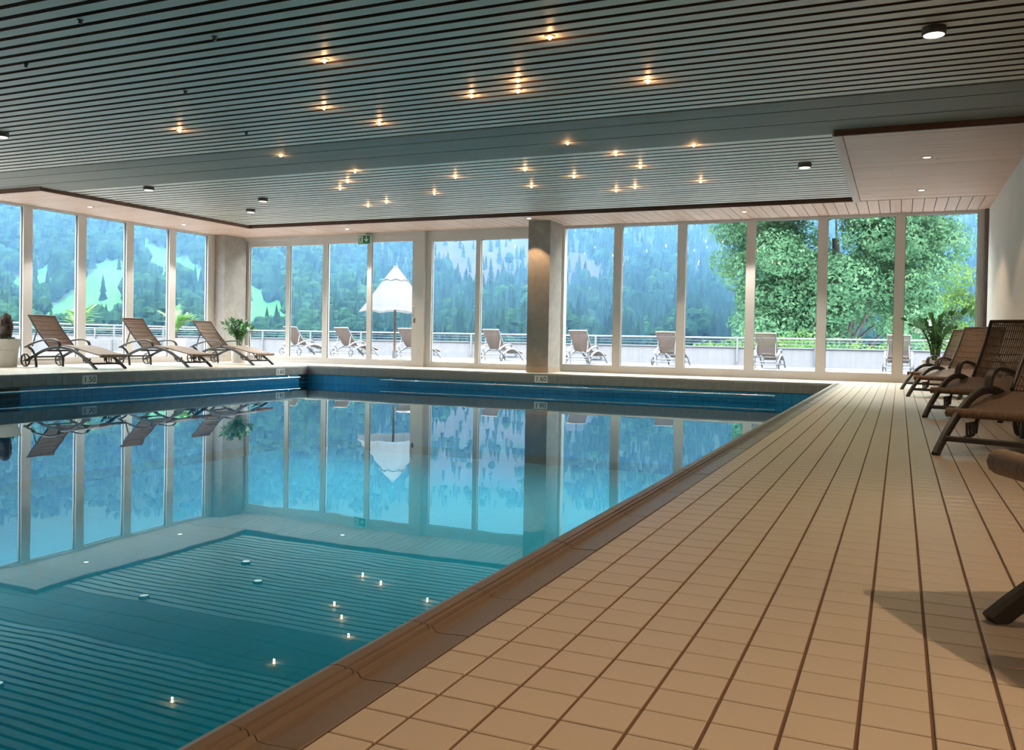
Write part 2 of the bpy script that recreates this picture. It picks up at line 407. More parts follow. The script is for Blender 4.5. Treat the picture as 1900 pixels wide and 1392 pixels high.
MB().box(XC-.145, XC-.003, Y0R, YP, -.165, -.0045).build('coping_bed', M['grout'], cop)
# handrails
def handrail(p0, p1, nrm, label, joints):
    p0, p1, nrm = Vector(p0), Vector(p1), Vector(nrm)
    t = empty('handrail', p0); tag(t, label, 'handrail')
    MB().tube([(0,0,0), (p1-p0)], .014, 10).build('tube', M['chrome'], t, True)
    for s in joints:
        q = (p1-p0)*s
        MB().tube([q, q+nrm*.03, q+nrm*.055+Vector((0,0,.03))], .009, 6).build('bracket', M['chrome'], t, True)
        MB().tube([q-(p1-p0).normalized()*.02, q+(p1-p0).normalized()*.02], .0175, 10).build('collar', M['chrome'], t, True)
ZR = -.222
handrail((XPL+.06, 4.2, ZR), (XPL+.06, 13.75, ZR), (-1,0,0), 'steel handrail on the pool wall beneath the three window loungers', (.02,.26,.50,.73,.97))
handrail((-8.9, YP-.06, ZR), (-1.75, YP-.06, ZR), (0,1,0), 'steel handrail along the far pool wall below the terrace windows', (.03,.33,.62,.96))
# overflow slots
def slot(y0, y1, label):
    t = empty('overflow_slot', (XPL, y0, -.3)); tag(t, label, 'pool inlet')
    MB().box(-.011, .001, 0, y1-y0, -.01, .128).build('black_recess_panel', M['ink'], t); MB().box(-.01, .003, 0, y1-y0, .05, .06).build('slat', M['blue_tile'], t)  # flat black panel paints the shade inside the overflow recess
slot(7.35, 7.9, 'dark overflow slot in the pool wall beside the cactus planter')
slot(13.8, 14.04, 'dark overflow slot in the pool corner under the glass door')
wat = MB().add([(XPL+.0,Y0R,ZW),(XPR+.02,Y0R,ZW),(XPR+.02,YP,ZW),(XPL,YP,ZW)], [(0,1,2,3)]).build('pool_water', M['water'])
struct(wat, 'still blue pool water mirroring the windows and slat ceiling', 'water')
# depth plates
def textobj(txt, size, m, parent, loc, rot, ext=.0008):
    c = bpy.data.curves.new('lettering', 'FONT'); c.body = txt; c.size = size; c.align_x = 'CENTER'; c.align_y = 'CENTER'; c.extrude = ext
    c.materials.append(m); tmp = bpy.data.objects.new('lettering_curve', c); COL.objects.link(tmp)
    me = bpy.data.meshes.new_from_object(tmp.evaluated_get(bpy.context.evaluated_depsgraph_get())); me.name = 'lettering'
    bpy.data.objects.remove(tmp); o = bpy.data.objects.new('lettering', me); COL.objects.link(o); o.parent = parent; o.location = loc; o.rotation_euler = rot; return o
def plate(loc, rz, txt, label):
    t = empty('depth_plate', loc, rz); tag(t, label, 'sign')
    MB().box(-.122, .122, -.004, .003, -.062, .062).build('plate', M['sign_white'], t)
    o = textobj(txt, .115, M['ink'], t, (0, -.0055, .0), (PI/2, 0, 0)); o.scale = (1.05, 1, 1)
plate((XPL+.012, 8.995, -.105), PI/2, '1.50', 'white depth plate reading 1.50 on the pool rim below the lounger')
plate((XPL+.012, 13.22, -.105), PI/2, '1.60', 'white depth plate reading 1.60 by the far pool corner')
plate((-5.672, YP-.012, -.098), 0, '1.60', 'white depth plate reading 1.60 below the concrete pillar')

# ------------------------------------------------------------------ ceiling: slats, wide boards, soffits
ceil = MB().box(XL-.2, XW+.2, Y0R-.2, YB+.2, H2+.16, H2+.36).build('ceiling', M['ceil_back']); struct(ceil, 'slatted ceiling of long pale boards with dark gaps over the pool', 'ceiling')
P1, P2 = .1485, .1745
SW1, SW2 = .099, .132
def slat_mesh(x0, x1, w):
    me = MB().box(x0, x1, -w/2, w/2, 0, .034).mesh('slat', M['batten']); me.materials.append(M['slat']); me.polygons[0].material_index = 1; return me
s1 = slat_mesh(XL-.05, XW+.05, SW1)
y = 8.17 - P1/2
while y > Y0R:
    inst('slat', s1, ceil, (0, y, H2 + random.uniform(-.001,.001))); y -= P1
s2 = slat_mesh(-11.93, -.66, SW2)
y = 9.62 + P2*.35
while y < 13.86:
    inst('slat', s2, ceil, (0, y, H2 + random.uniform(-.001,.001))); y += P2
for (a, b) in ((8.19,8.51),(8.535,9.01),(9.035,9.585)):
    MB().box(XL-.05, XW+.05, a, b, H2-.004, H2+.03).build('wide_board', M['band'], ceil)
for x in [XL+.4+k*1.1 for k in range(15)]:
    MB().box(x-.03, x+.03, Y0R, 8.2, H2+.034, H2+.085).build('batten', M['batten'], ceil)
    if -11.9 < x < -.7: MB().box(x-.03, x+.03, 9.6, 13.87, H2+.034, H2+.085).build('batten', M['batten'], ceil)
# soffits
sof = MB()
sof.box(XL-.05, XR+.2, 13.895, YB+.2, H1+.022, H2+.16); sof.box(XL-.05, -11.97, 9.19, 13.895, H1+.022, H2+.16); sof.box(-.655, XW, 9.45, 13.895, H1+.022, H2+.16)
soff = sof.build('ceiling_soffit', M['soffit_gap']); struct(soff, 'lower spruce board soffit framing the slat ceiling along the windows', 'soffit')
PB = .1545
bm = MB().box(-PB/2+.005, PB/2-.005, 13.89, YB+.1, H1, H1+.022).mesh('board', M['soffit_y'])
k = 0
while XL + k*PB < XR+.1:
    inst('board', bm, soff, (XL+.05+k*PB, 0, random.uniform(-.001,.001))); k += 1
bl = MB().box(XL-.04, -11.975, -.0735, .0735, H1, H1+.022).mesh('board', M['soffit_x'])
br = MB().box(-.58, XW, -.0735, .0735, H1, H1+.022).mesh('board', M['soffit_x'])
for k in range(31):
    y = 9.28 + k*.15
    if y < 13.84: inst('board', bl, soff, (0, y, random.uniform(-.0008,.0008)))
    if 9.5 < y < 13.84: inst('board', br, soff, (0, y, random.uniform(-.0008,.0008)))
tr3 = MB().box(-.66, XW, 9.42, 9.45, H1-.018, H2+.02).build('trim_3', M['fascia']); struct(tr3, 'dark brown fascia on the front edge of the right soffit', 'fascia')
tr4 = MB().box(XL-.05, -11.89, 9.16, 9.19, H1-.018, H2+.02).build('trim_4', M['fascia']); struct(tr4, 'dark brown fascia on the front edge of the soffit over the left windows', 'fascia')
tr5 = MB().box(-11.97, -.655, 13.865, 13.893, H1-.004, H2+.03).build('trim_5', M['fascia']); struct(tr5, 'long brown fascia board between slat ceiling and window soffit', 'fascia')
tr6 = MB().box(-.68, -.585, 9.45, 13.9, H1-.012, H2+.03).build('trim_6', M['trimwood']); struct(tr6, 'pale wooden trim board edging the right soffit', 'trim')
tr7 = MB().box(-11.975, -11.94, 9.19, 13.893, H1-.006, H2+.03).build('trim_7', M['fascia']); struct(tr7, 'reddish brown trim along the soffit over the left windows', 'trim')

# ------------------------------------------------------------------ walls, pillars
wr = MB().box(XR, XR+.15, 10.2, YB+.1, -.1, H2+.2).build('wall_right', M['plaster']); struct(wr, 'smooth white plaster wall at the end of the lounger deck', 'wall')
wn = MB(); wn.box(XW, XW+.15, Y0R-.2, 10.35, -.1, H2+.2); wn.box(XR+.15, XW, 10.2, 10.35, -.1, H2+.2)
wno = wn.build('wall_near', M['plaster']); struct(wno, 'white plaster wall behind the near row of loungers', 'wall')
wbk = MB().box(XL-.2, XW+.2, Y0R-.2, Y0R, zf, H2+.2).build('wall_rear', M['plaster']); struct(wbk, 'white plaster wall closing the room behind the viewer', 'wall')
def pillar(x0, x1, y0, y1, label):
    t = empty('pillar', ((x0+x1)/2, (y0+y1)/2, 0)); tag(t, label, 'pillar', kind='structure')
    w, d = (x1-x0)/2, (y1-y0)/2
    MB().box(-w, w, -d, d, .0, H1).build('shaft', M['concrete'], t)
    n = max(2, round(2*w/.105)); s = 2*w/n
    me = MB().box(.002, s-.002, -.008, 0, .003, .10).mesh('skirting_tile', M['deck_far'] if False else M['tile'])
    for k in range(n): inst('skirting_tile', me, t, (-w+k*s, -d, 0))
    n2 = max(2, round(2*d/.105)); s2_ = 2*d/n2
    me2 = MB().box(0, .008, .002, s2_-.002, .003, .10).mesh('skirting_tile', M['tile'])
    for k in range(n2): inst('skirting_tile', me2, t, (w, -d+k*s2_, 0))
    return t
pillar(-6.14, -5.72, 14.47, 15.06, 'square concrete pillar lit by a downlight between the window bays')
pillar(XL+.02, -13.26, 14.62, 15.30, 'grey concrete corner pillar behind the potted plant')
stp = MB().box(1.15, 1.205, YB-.16, YB-.02, 0, H1).build('trim_8', M['steel_post']); struct(stp, 'slim dark steel post between the last window and the white wall', 'post')

# ------------------------------------------------------------------ windows
pane_no = [0]
def window(axis, a0, a1, z0, z1, ol, orr, ob, ot, label, extra=None, depth=.09, base=0.0, name=None):
    """one glazed bay: a0..a1 along the wall, ol/orr/ob/ot widths of the frame members"""
    pane_no[0] += 1
    t = empty(name or 'window_%d' % pane_no[0], (0,0,0)); tag(t, label, 'window', kind='structure')
    if axis == 'x': t.location = (0, YB, 0)
    else: t.location = (XL, 0, 0)
    def bx(n, u0, u1, w0, w1, d0, d1, m):
        if axis == 'x': return MB().box(u0, u1, d0, d1, w0, w1).build(n, m, t)
        return MB().box(-d1, -d0, u0, u1, w0, w1).build(n, m, t)
    if ol: bx('mullion', a0, a0+ol, z0, z1, -depth/2, depth/2, M['frame'])
    if orr: bx('mullion', a1-orr, a1, z0, z1, -depth/2, depth/2, M['frame'])
    bx('sill', a0, a1, z0, z0+ob, -depth/2-.006, depth/2, M['frame']); bx('head', a0, a1, z1-ot, z1, -depth/2-.004, depth/2, M['frame'])
    g = bx('pane', a0+ol, a1-orr, z0+ob, z1-ot, -.003, .003, M['glass'])
    w = .006
    for (u0, u1, q0, q1) in ((a0+ol, a0+ol+w, z0+ob, z1-ot), (a1-orr-w, a1-orr, z0+ob, z1-ot), (a0+ol+w, a1-orr-w, z0+ob, z0+ob+w), (a0+ol+w, a1-orr-w, z1-ot-w, z1-ot)):
        bx('gasket', u0, u1, q0, q1, -.012, .012, M['frame_dark'])
    return t
# right-hand bay of the window wall
edges = [-5.93,-4.72,-3.55,-2.363,-1.203,-.034,1.16]
names = ['tall window pane directly beside the concrete pillar','second tall window pane right of the concrete pillar','third tall window pane right of the concrete pillar, tree edge outside','tall window pane filled by the left of the leafy tree','tall window pane filled by the middle of the leafy tree','tall window pane nearest the white wall, over the loungers']
for i in range(6):
    window('x', edges[i], edges[i+1], 0, H1, .11 if i == 0 else .076, .10 if i == 5 else .076, .135, .045, names[i])
# fixed pair left of the pillar
window('x', -8.70, -7.54, 0, H1, .13, .05, .105, .20, 'fixed window pane between the sliding door and the pillar')
window('x', -7.54, -6.02, 0, H1, .05, .10, .105, .20, 'fixed window pane whose right edge hides behind the pillar')
# sliding door with two leaves
dr = empty('door_1', (-8.72, YB, 0)); tag(dr, 'white sliding glass terrace door of four panes under the exit sign', 'door', kind='structure')
def dbx(n, x0, x1, y0, y1, z0, z1, m, par): return MB().box(x0+8.72, x1+8.72, y0, y1, z0, z1).build(n, m, par)
dbx('door_frame', -13.45, -13.33, -.12, .08, 0, H1, M['frame'], dr); dbx('door_frame', -8.87, -8.70, -.12, .08, 0, H1, M['frame'], dr)
dbx('door_frame', -13.33, -8.87, -.10, .08, H1-.07, H1, M['frame'], dr); dbx('threshold', -13.33, -8.87, -.10, .08, 0, .05, M['frame'], dr)
def leaf(x0, xm, x1, y, zb, zt, sl, sr, sm, handle):
    lf = dbx('leaf', x0, x0+sl, y-.03, y+.03, .05, H1-.07, M['frame'], dr)
    q = dbx('stile', x1-sr, x1, y-.03, y+.03, .05, H1-.07, M['frame'], lf); dbx('stile', xm-sm/2, xm+sm/2, y-.03, y+.03, zb, zt, M['frame'], lf)
    dbx('rail', x0+sl, x1-sr, y-.03, y+.03, .05, zb, M['frame'], lf); dbx('rail', x0+sl, x1-sr, y-.03, y+.03, zt, H1-.07, M['frame'], lf)
    for a, b in ((x0+sl, xm-sm/2), (xm+sm/2, x1-sr)):
        dbx('pane', a, b, y-.003, y+.003, zb, zt, M['glass'], lf)
        dbx('gasket', b-.008, b, y-.012, y+.012, zb, zt, M['frame_dark'], lf); dbx('gasket', a, a+.008, y-.012, y+.012, zb, zt, M['frame_dark'], lf)
    if handle:
        hx = x1 - sr/2 + 8.72
        MB().sweep(catmull([(hx,y-.03,.96),(hx,y-.075,1.0),(hx,y-.08,1.1),(hx,y-.075,1.2),(hx,y-.03,1.24)]), rect(.022,.016,.004), (1,0,0)).build('handle', M['chrome'], lf, True)
        MB().box(hx-.02, hx+.02, y-.036, y-.03, .88, .98).build('lock_plate', M['steel_post'], lf)
leaf(-13.33, -12.148, -11.10, .035, .135, 2.52, .13, .08, .10, False)
leaf(-11.18, -10.02, -8.87, -.045, .125, 2.525, .12, .125, .105, True)
# left glazing
ymul = [-4.85+1.0755*k for k in range(19)]
edges = [14.53-1.0755*k for k in range(18)]
lab = ['left-hand window pane beside the grey corner pillar','left-hand window pane behind the middle lounger','left-hand window pane between the first and middle loungers','left-hand window pane behind the backrest by the cactus planter','left-hand window pane behind the cactus planter']
for k in range(18):
    y1, y0 = edges[k], edges[k]-1.0755
    if k < 5: window('y', y0, y1, 0, H1, .085, .085, .12, .035, lab[k])
wl = MB()
for k in range(5, 18):
    y1, y0 = edges[k], edges[k]-1.0755
    wl.box(XL-.045, XL+.045, y0, y0+.085, 0, H1); wl.box(XL-.045, XL+.045, y1-.085, y1, 0, H1)
    wl.box(XL-.045, XL+.045, y0, y1, 0, .12); wl.box(XL-.045, XL+.045, y0, y1, H1-.035, H1)
wl.box(XL-.06, XL+.06, 14.53, 14.64, 0, H1)
wlo = wl.build('wall_left', M['frame']); struct(wlo, 'white framed glazing of the left-hand side nearer the viewer', 'wall')
MB().box(XL-.003, XL+.003, edges[17]-1.0755, edges[4]-1.0755, .12, H1-.035).build('pane', M['glass'], wlo)
MB().box(XL-.2, XL+.05, Y0R-.2, edges[17]-1.0755, -.1, H1+.1).build('end_panel', M['frame'], wlo)
# bits of wall in the corners and lintel over the glazing
wb = MB(); wb.box(XL-.2, XL+.16, 15.28, YB+.2, 0, H1); wb.box(XL-.2, XR+.2, YB-.06, YB+.2, H1+.0, H2+.36); wb.box(-6.1, -5.75, YB-.05, YB+.1, 0, H1); wb.box(1.155, XR+.2, YB-.03, YB+.1, 0, H1); wb.box(XL-.2, XL+.05, Y0R-.2, YB+.2, H1, H2+.36)
wbo = wb.build('wall_back', M['frame']); struct(wbo, 'pale wall strips framing the window wall and its lintel', 'wall')
# exit sign
es = empty('exit_sign', (-10.09, YB-.17, 2.48)); tag(es, 'green emergency exit sign with running figure and down arrow above the door', 'sign')
MB().box(-.15, .15, 0, .035, 0, .19).build('housing', M['sign_pale'], es); MB().box(-.04, .04, .0, .03, .19, .24).build('bracket', M['frame'], es)
MB().box(-.137, .137, -.004, 0, .013, .177).build('panel', M['exit_green'], es)
MB().box(-.125, -.03, -.0065, -.004, .025, .165).build('door_symbol', M['sign_pale'], es)
rm = MB()
def poly(mb, pts, y=-.0085): n0 = len(mb.v); mb.v += [(a, y, b) for a, b in pts] + [(a, y+.002, b) for a, b in pts]; n = len(pts); mb.f += [tuple(range(n0, n0+n)), tuple(range(n0+n, n0+2*n))[::-1]] + [(n0+i, n0+n+i, n0+n+(i+1)%n, n0+(i+1)%n) for i in range(n)]
poly(rm, [(-.072+.012*math.cos(a*PI/4), .143+.012*math.sin(a*PI/4)) for a in range(8)])
poly(rm, [(-.085,.125),(-.065,.13),(-.07,.085),(-.09,.085)]); poly(rm, [(-.09,.088),(-.075,.088),(-.095,.06),(-.118,.05),(-.118,.06),(-.103,.068)])
poly(rm, [(-.082,.09),(-.068,.09),(-.055,.06),(-.062,.03),(-.075,.03),(-.068,.06)]); poly(rm, [(-.068,.128),(-.045,.11),(-.036,.12),(-.04,.125),(-.046,.12),(-.065,.138)])
poly(rm, [(-.085,.125),(-.11,.115),(-.112,.09),(-.104,.09),(-.1,.108),(-.082,.115)])
rm.build('running_figure', M['exit_green'], es)
ar = MB(); poly(ar, [(.045,.155),(.065,.155),(.065,.09),(.092,.115),(.104,.10),(.055,.04),(.006,.10),(.018,.115),(.045,.09)], -.0065); ar.build('arrow', M['sign_pale'], es)

# ------------------------------------------------------------------ ceiling lamps
def spot(parent, power, size=100, col=(1.0,.72,.44), blend=.35, r=.02, dz=-.03, rot=(0,0,0)):
    l = bpy.data.lights.new('lamp_light', 'SPOT'); l.energy = power*LAMP; l.spot_size = math.radians(size); l.spot_blend = blend; l.color = col; l.shadow_soft_size = r
    o = bpy.data.objects.new('lamp_light', l); COL.objects.link(o); o.parent = parent; o.location = (0,0,dz); o.rotation_euler = rot; return o
bulb_me = MB().lathe([(.003,-.026),(.009,-.024),(.012,-.016),(.012,-.006),(.009,.0),(.006,.01)], 10).mesh('bulb', M['bulb'], True)
bring_me = MB().lathe([(.036,-.004),(.040,-.002),(.040,.004),(.022,.004),(.020,-.003),(.030,-.006)], 14, cap=False).mesh('ring', M['ring'], True)
BULBS = [(-2.348,5.857),(-4.202,5.716),(-2.976,6.726),(-3.104,7.019),(-1.972,7.133),(-3.555,7.016),(-5.065,6.893),(-4.894,7.596),(-7.107,7.125),(-6.894,8.537),(-3.396,9.056),(-2.125,9.62),(-3.069,9.79),(-3.001,10.588),(-4.432,10.288),(-6.601,9.68),(-5.529,10.471),(-4.002,10.938),(-7.134,10.282),(-7.58,10.736),(-6.449,11.547),(-4.825,11.443),(-2.505,11.806),(-3.797,12.152),(-3.467,11.977),(-7.607,12.049),(-8.123,12.304)]
nearb = sorted([b for b in BULBS if b[1] < 8.2], key=lambda b: project((b[0],b[1],H2))[0]); farb = sorted([b for b in BULBS if b[1] > 9.6], key=lambda b: project((b[0],b[1],H2))[0]); midb = [b for b in BULBS if 8.2 <= b[1] <= 9.6]
def bulb(b, label):
    t = empty('ceiling_bulb', (b[0], b[1], H2)); tag(t, label, 'lamp', 'small warm bulbs in the slat ceiling')
    inst('bulb', bulb_me, t); inst('ring', bring_me, t); spot(t, 14, 110)
    l = bpy.data.lights.new('bulb_glow', 'POINT'); l.energy = .22*LAMP; l.color = (1.0,.50,.20); l.shadow_soft_size = .012
    g = bpy.data.objects.new('bulb_glow', l); COL.objects.link(g); g.parent = t; g.location = (0,0,-.045)
for i, b in enumerate(nearb): bulb(b, 'tiny warm bulb in the near slat bay, %s from the left' % ORD[i])
for i, b in enumerate(farb): bulb(b, 'tiny warm bulb in the far slat bay, %s from the left' % ORD[i])
for i, b in enumerate(midb): bulb(b, 'tiny warm bulb set in the wide boards, %s one' % ('left' if b[0] < -5 else 'right'))
dl_ring = MB().lathe([(.060,-.006),(.064,-.002),(.064,.004),(.042,.004),(.040,-.004)], 20, cap=False).mesh('ring', M['ring'], True)
dl_lens = MB().lathe([(.002,-.004),(.03,-.003),(.042,.0),(.042,.004)], 18).mesh('lens', M['lens'], True)
def downlight(x, y, z, label, power, **kw):
    t = empty('downlight', (x, y, z)); tag(t, label, 'lamp', 'round downlights in the wooden soffit'); inst('ring', dl_ring, t); inst('lens', dl_lens, t); spot(t, power, **kw); return t
downlight(-2.349, 14.442, H1, 'round downlight in the window soffit over the leafy tree', 42, col=(1.0,.90,.80))
downlight(-6.0, 14.15, H1, 'round downlight in the soffit just before the concrete pillar', 26, size=72, blend=.25, col=(1.0,.62,.32))
downlight(-10.067, 14.515, H1, 'round downlight in the soffit left of the exit sign', 42, col=(1.0,.90,.80))
downlight(-12.862, 13.035, H1, 'round downlight in the left soffit nearer the corner pillar', 42, col=(1.0,.90,.80))
downlight(-12.675, 10.711, H1, 'round downlight in the left soffit nearer the cactus planter', 42, col=(1.0,.90,.80))
downlight(.228, 10.887, H1, 'round downlight in the right soffit nearer the brown fascia', 9)
downlight(.22, 13.144, H1, 'round downlight in the right soffit nearer the window', 22)
sp_body = MB().lathe([(.055,-.05),(.075,-.046),(.078,-.03),(.078,.006),(.05,.006)], 22, cap=False).mesh('housing', M['ringdark'], True)
sp_lens = MB().lathe([(.002,-.052),(.055,-.052),(.066,-.048)], 22).mesh('lens', M['lens_dim'], True)
sp_lens2 = MB().lathe([(.002,-.052),(.055,-.052),(.066,-.048)], 22).mesh('lens', M['lens'], True)
def disc(x, y, label, power, lit):
    t = empty('surface_lamp', (x, y, H2-.004)); tag(t, label, 'lamp', 'surface mounted disc lamps'); inst('housing', sp_body, t); inst('lens', sp_lens2 if lit else sp_lens, t)
    if power: spot(t, power, 120, dz=-.07)
    return t
disc(.163, 6.641, 'lit disc lamp on the slats above the lounger deck', 16, True)
disc(-1.098, 11.055, 'disc lamp on the far slats beside the pale trim', 25, False)
disc(-10.299, 9.733, 'dark disc lamp on the far slats beside the left soffit', 0, False)
disc(-9.34, 11.143, 'white disc lamp on the far slats above the left loungers', 0, False)
disc(-10.367, 12.05, 'small dark disc lamp on the slats nearest the corner', 0, False)
disc(-9.11, 6.534, 'white disc lamp at the left edge of the near slats', 0, False)
disc(1.75, .93, 'disc lamp above the nearest lounger at the right wall', 75, True)
disc(.3, 3.4, 'added unseen disc lamp above the deck just ahead of the viewer', 28, True)  # extra lamp out of view, added to warm the near deck
disc(-.1, -1.5, 'added unseen disc lamp above the deck behind the viewer', 40, True)  # another added lamp, out of view, for more warm deck light

sens = MB().lathe([(.002,-.03),(.012,-.028),(.016,-.018),(.010,-.012),(.022,-.004),(.022,.004)], 10).mesh('sprinkler_head', M['ringdark'], True)
for (x, y, lb) in ((-5.294,4.377,'tiny dark sprinkler head in the nearest slats at the top left'),(-6.579,4.928,'tiny dark sprinkler head in the near slats by the left picture edge'),(-4.646,4.987,'tiny dark sprinkler head left of the upper warm bulb'),(-5.918,5.998,'tiny dark sprinkler head between the upper warm bulbs and left windows'),(-6.493,7.463,'tiny dark sprinkler head just before the wide ceiling boards')):
    o = inst('sprinkler_head', sens, None, (x, y, H2)); tag(o, lb, 'sprinkler', 'sprinkler heads in the slat ceiling')
# ------------------------------------------------------------------ loungers
def make_lounger(frame, weave, flat=False, folded=False):
    root = empty('sun_lounger')
    HW = .28
    railp = [(x, 0, z) for x, z in ((-.17,.105),(0,.185),(.2,.265),(.4,.315),(.6,.33),(.8,.305),(1.0,.235),(1.2,.13),(1.32,.05),(1.385,0))]
    legp = [(x, 0, z) for x, z in ((-.19,.32),(-.10,.27),(-.03,.16),(0,0))]
    armp = [(x, 0, z) for x, z in ((-.22,.315),(-.05,.38),(.15,.43),(.33,.452),(.46,.448),(.54,.415),(.572,.36),(.58,.325))]
    rail = MB().sweep(catmull(railp, 5), rect(.034,.046,.008), (0,1,0)).mesh('side_rail', frame, True)
    leg = MB().sweep(catmull(legp, 5), rect(.03,.04,.008), (0,1,0)).mesh('leg', frame, True)
    arm = MB().sweep(catmull(armp, 6), rect(.05,.024,.008), (0,1,0)).mesh('armrest', frame, True)
    wh = MB()
    R_ = .098
    ring = [(R_*math.cos(a*PI/12), 0, R_*math.sin(a*PI/12)) for a in range(25)]
    wh.sweep(ring, rect(.026,.018,.005), (0,1,0), cap=False)
    whm = wh.mesh('wheel', M['wheelm'], True)
    sp = MB()
    for k in range(4):
        a = k*PI/2 + .25; sp.sweep([(0,0,0), (R_*.95*math.cos(a), 0, R_*.95*math.sin(a))], rect(.012,.016), (0,1,0))
    sp.lathe([(.018,-.016),(.018,.016)], 10, axis='y')
    spm = sp.mesh('spokes', frame)
    for s in (-1, 1):
        inst('side_rail', rail, root, (0, s*HW, 0)); inst('leg', leg, root, (0, s*(HW-.034), 0)); inst('armrest', arm, root, (0, s*HW, 0))
        w = inst('wheel', whm, root, (-.17, s*(HW+.035), .108)); inst('spokes', spm, w)
        MB().sweep([(.93,s*.2,.215),(1.02,s*.2,.16),(1.05,s*.2,.10),(1.27,s*.2,.08)], rect(.012,.02), (0,1,0)).build('ratchet', frame, root)
        tz = MB()
        for k in range(4): x = 1.0+k*.05; tz.add([(x-.014,s*.2-.006,.17),(x+.014,s*.2-.006,.17),(x+.005,s*.2-.006,.10),(x-.014,s*.2+.006,.17),(x+.014,s*.2+.006,.17),(x+.005,s*.2+.006,.10)], [(0,1,2),(3,5,4),(0,3,4,1),(1,4,5,2),(2,5,3,0)])
        tz.build('ratchet_teeth', frame, root)
        MB().sweep([(-.02,s*.215,.62),(-.10,s*.225,.40),(-.12,s*.23,.33)], rect(.012,.018), (0,1,0)).build('back_strut', frame, root)
    for x, z in ((1.275,.085),(-.02,.165),(.30,.27)):
        MB().sweep([(x,-HW,z),(x,HW,z)], rect(.03,.026,.006), (0,0,1)).build('crossbar', frame, root)
    MB().tube([(-.17,-HW-.04,.108),(-.17,HW+.04,.108)], .008, 8).build('axle', frame, root, True)
    # seat: woven strip over a shallow S
    sc = [(.285,.325),(.42,.345),(.62,.352),(.85,.325),(1.05,.285),(1.25,.245),(1.42,.215)] if not flat else [(.285,.325),(.42,.345),(.62,.352),(.85,.352),(1.05,.352),(1.25,.352),(1.40,.352)]
    sp3 = catmull([(x, 0, z) for x, z in sc], 4)
    SWD = .485
    if folded: sp3 = catmull([(x, 0, z) for x, z in ((.285,.305),(.42,.292),(.62,.262),(.80,.238),(.95,.226),(1.06,.22))], 4)
    SE = .68 if folded else SWD
    seat = MB().sweep(sp3, rect(SE,.022,.006), (0,1,0)).build('seat', weave, root, True)
    e = sp3[-1]
    MB().tube([(e.x,-SE/2,e.z-.006),(e.x+.012,-SE/4,e.z-.006),(e.x+.016,0,e.z-.006),(e.x+.012,SE/4,e.z-.006),(e.x,SE/2,e.z-.006)], .027, 10, b=(0,0,1)).build('rolled_edge', weave, seat, True)
    # backrest: vertical woven strips in a frame
    b0, b1 = Vector((.285,0,.325)), Vector((-.205,0,.83)); d = b1-b0
    prof = [b0 + d*t + Vector((.707,0,.68))*(-.02*math.sin(PI*t)) for t in [k/7 for k in range(8)]]
    bk = MB(); NS = 26; ww = SWD-.03
    for k in range(NS):
        yy = -ww/2 + ww*(k+.5)/NS; sag = .018*(1-(2*yy/ww)**2)
        ps = [p + Vector((-.7*0, yy, 0)) - Vector((.70,0,.68))*sag for p in prof]
        ps[-1] = ps[-1] + d.normalized()*.022*(1-(2*yy/ww)**2)
        bk.sweep(ps, rect(ww/NS*.80,.006), (0,1,0), cap=False)
    for t in (.06,.17,.30,.44,.58,.72,.86,.95):
        c = b0 + d*t
        pts = [c + Vector((0,yy,0)) - Vector((.70,0,.68))*(.02*math.sin(PI*t) + .018*(1-(2*yy/ww)**2) - .004) for yy in [-ww/2 + ww*q/6 for q in range(7)]]
        bk.tube(pts, .0045, 5, b=(0,0,1))
    back = bk.build('backrest', weave, root)
    for s in (-1, 1):
        MB().sweep([p + Vector((0, s*(SWD/2-.008), 0)) for p in prof], rect(.022,.03,.006), (0,1,0)).build('back_frame', frame, back, True)
    tp = [b1 + Vector((0, yy, 0)) + d.normalized()*.022*(1-(2*yy/SWD)**2) - Vector((.70,0,.68))*.018*(1-(2*yy/SWD)**2) for yy in [-SWD/2 + SWD*q/8 for q in range(9)]]
    MB().tube(tp, .017, 8, b=(0,0,1)).build('top_roll', weave, back, True)
    return root
Lproto = make_lounger(M['lfr'], M['weave']); Lflat = make_lounger(M['lfr'], M['weave'], True); Lout = make_lounger(M['lfr_out'], M['weave_out']); Lfold = make_lounger(M['lfr'], M['weave'], False, True)
used = set()
def lounger(proto, fx, fy, side, rz, label, group):
    """place by the floor point of one foot leg: side = -1 / +1 in the lounger's own y"""
    if proto.name in used: o = copy_tree(proto)
    else: o = proto; used.add(proto.name)
    c, s = math.cos(rz), math.sin(rz); lx, ly = 1.385, side*.28
    o.location = (fx - (c*lx - s*ly), fy - (s*lx + c*ly), 0); o.rotation_euler = (0,0,rz)
    tag(o, label, 'lounger', group); return o
R = math.radians
lounger(Lproto, -11.35, 9.74, -1, 0, 'brown woven lounger on the far deck beside the cactus planter', 'loungers on the far side of the pool')
lounger(Lproto, -11.17, 11.47, -1, R(1), 'middle brown woven lounger of three by the left windows', 'loungers on the far side of the pool')
lounger(Lproto, -11.27, 13.24, -1, R(-1), 'brown woven lounger on the far deck before the leafy potted plant', 'loungers on the far side of the pool')
G2 = 'loungers along the right deck'
lounger(Lfold, .03, 12.95, -1, R(180+66), 'farthest lounger of the right deck, almost hidden by the next', G2)
lounger(Lfold, .093, 11.15, -1, R(180+67), 'second farthest dark lounger of the right deck', G2)
lounger(Lfold, .195, 7.93, -1, R(180+70), 'dark woven lounger of the right deck with its full backrest in view', G2)
lounger(Lfold, .185, 5.2, -1, R(180+68), 'dark lounger of the right deck cut off by the picture edge', G2)
lounger(Lflat, .19, 2.1, -1, R(180+27), 'nearest lounger, showing only one curved leg and its rolled foot end', G2)
G3 = 'loungers outside on the terrace'
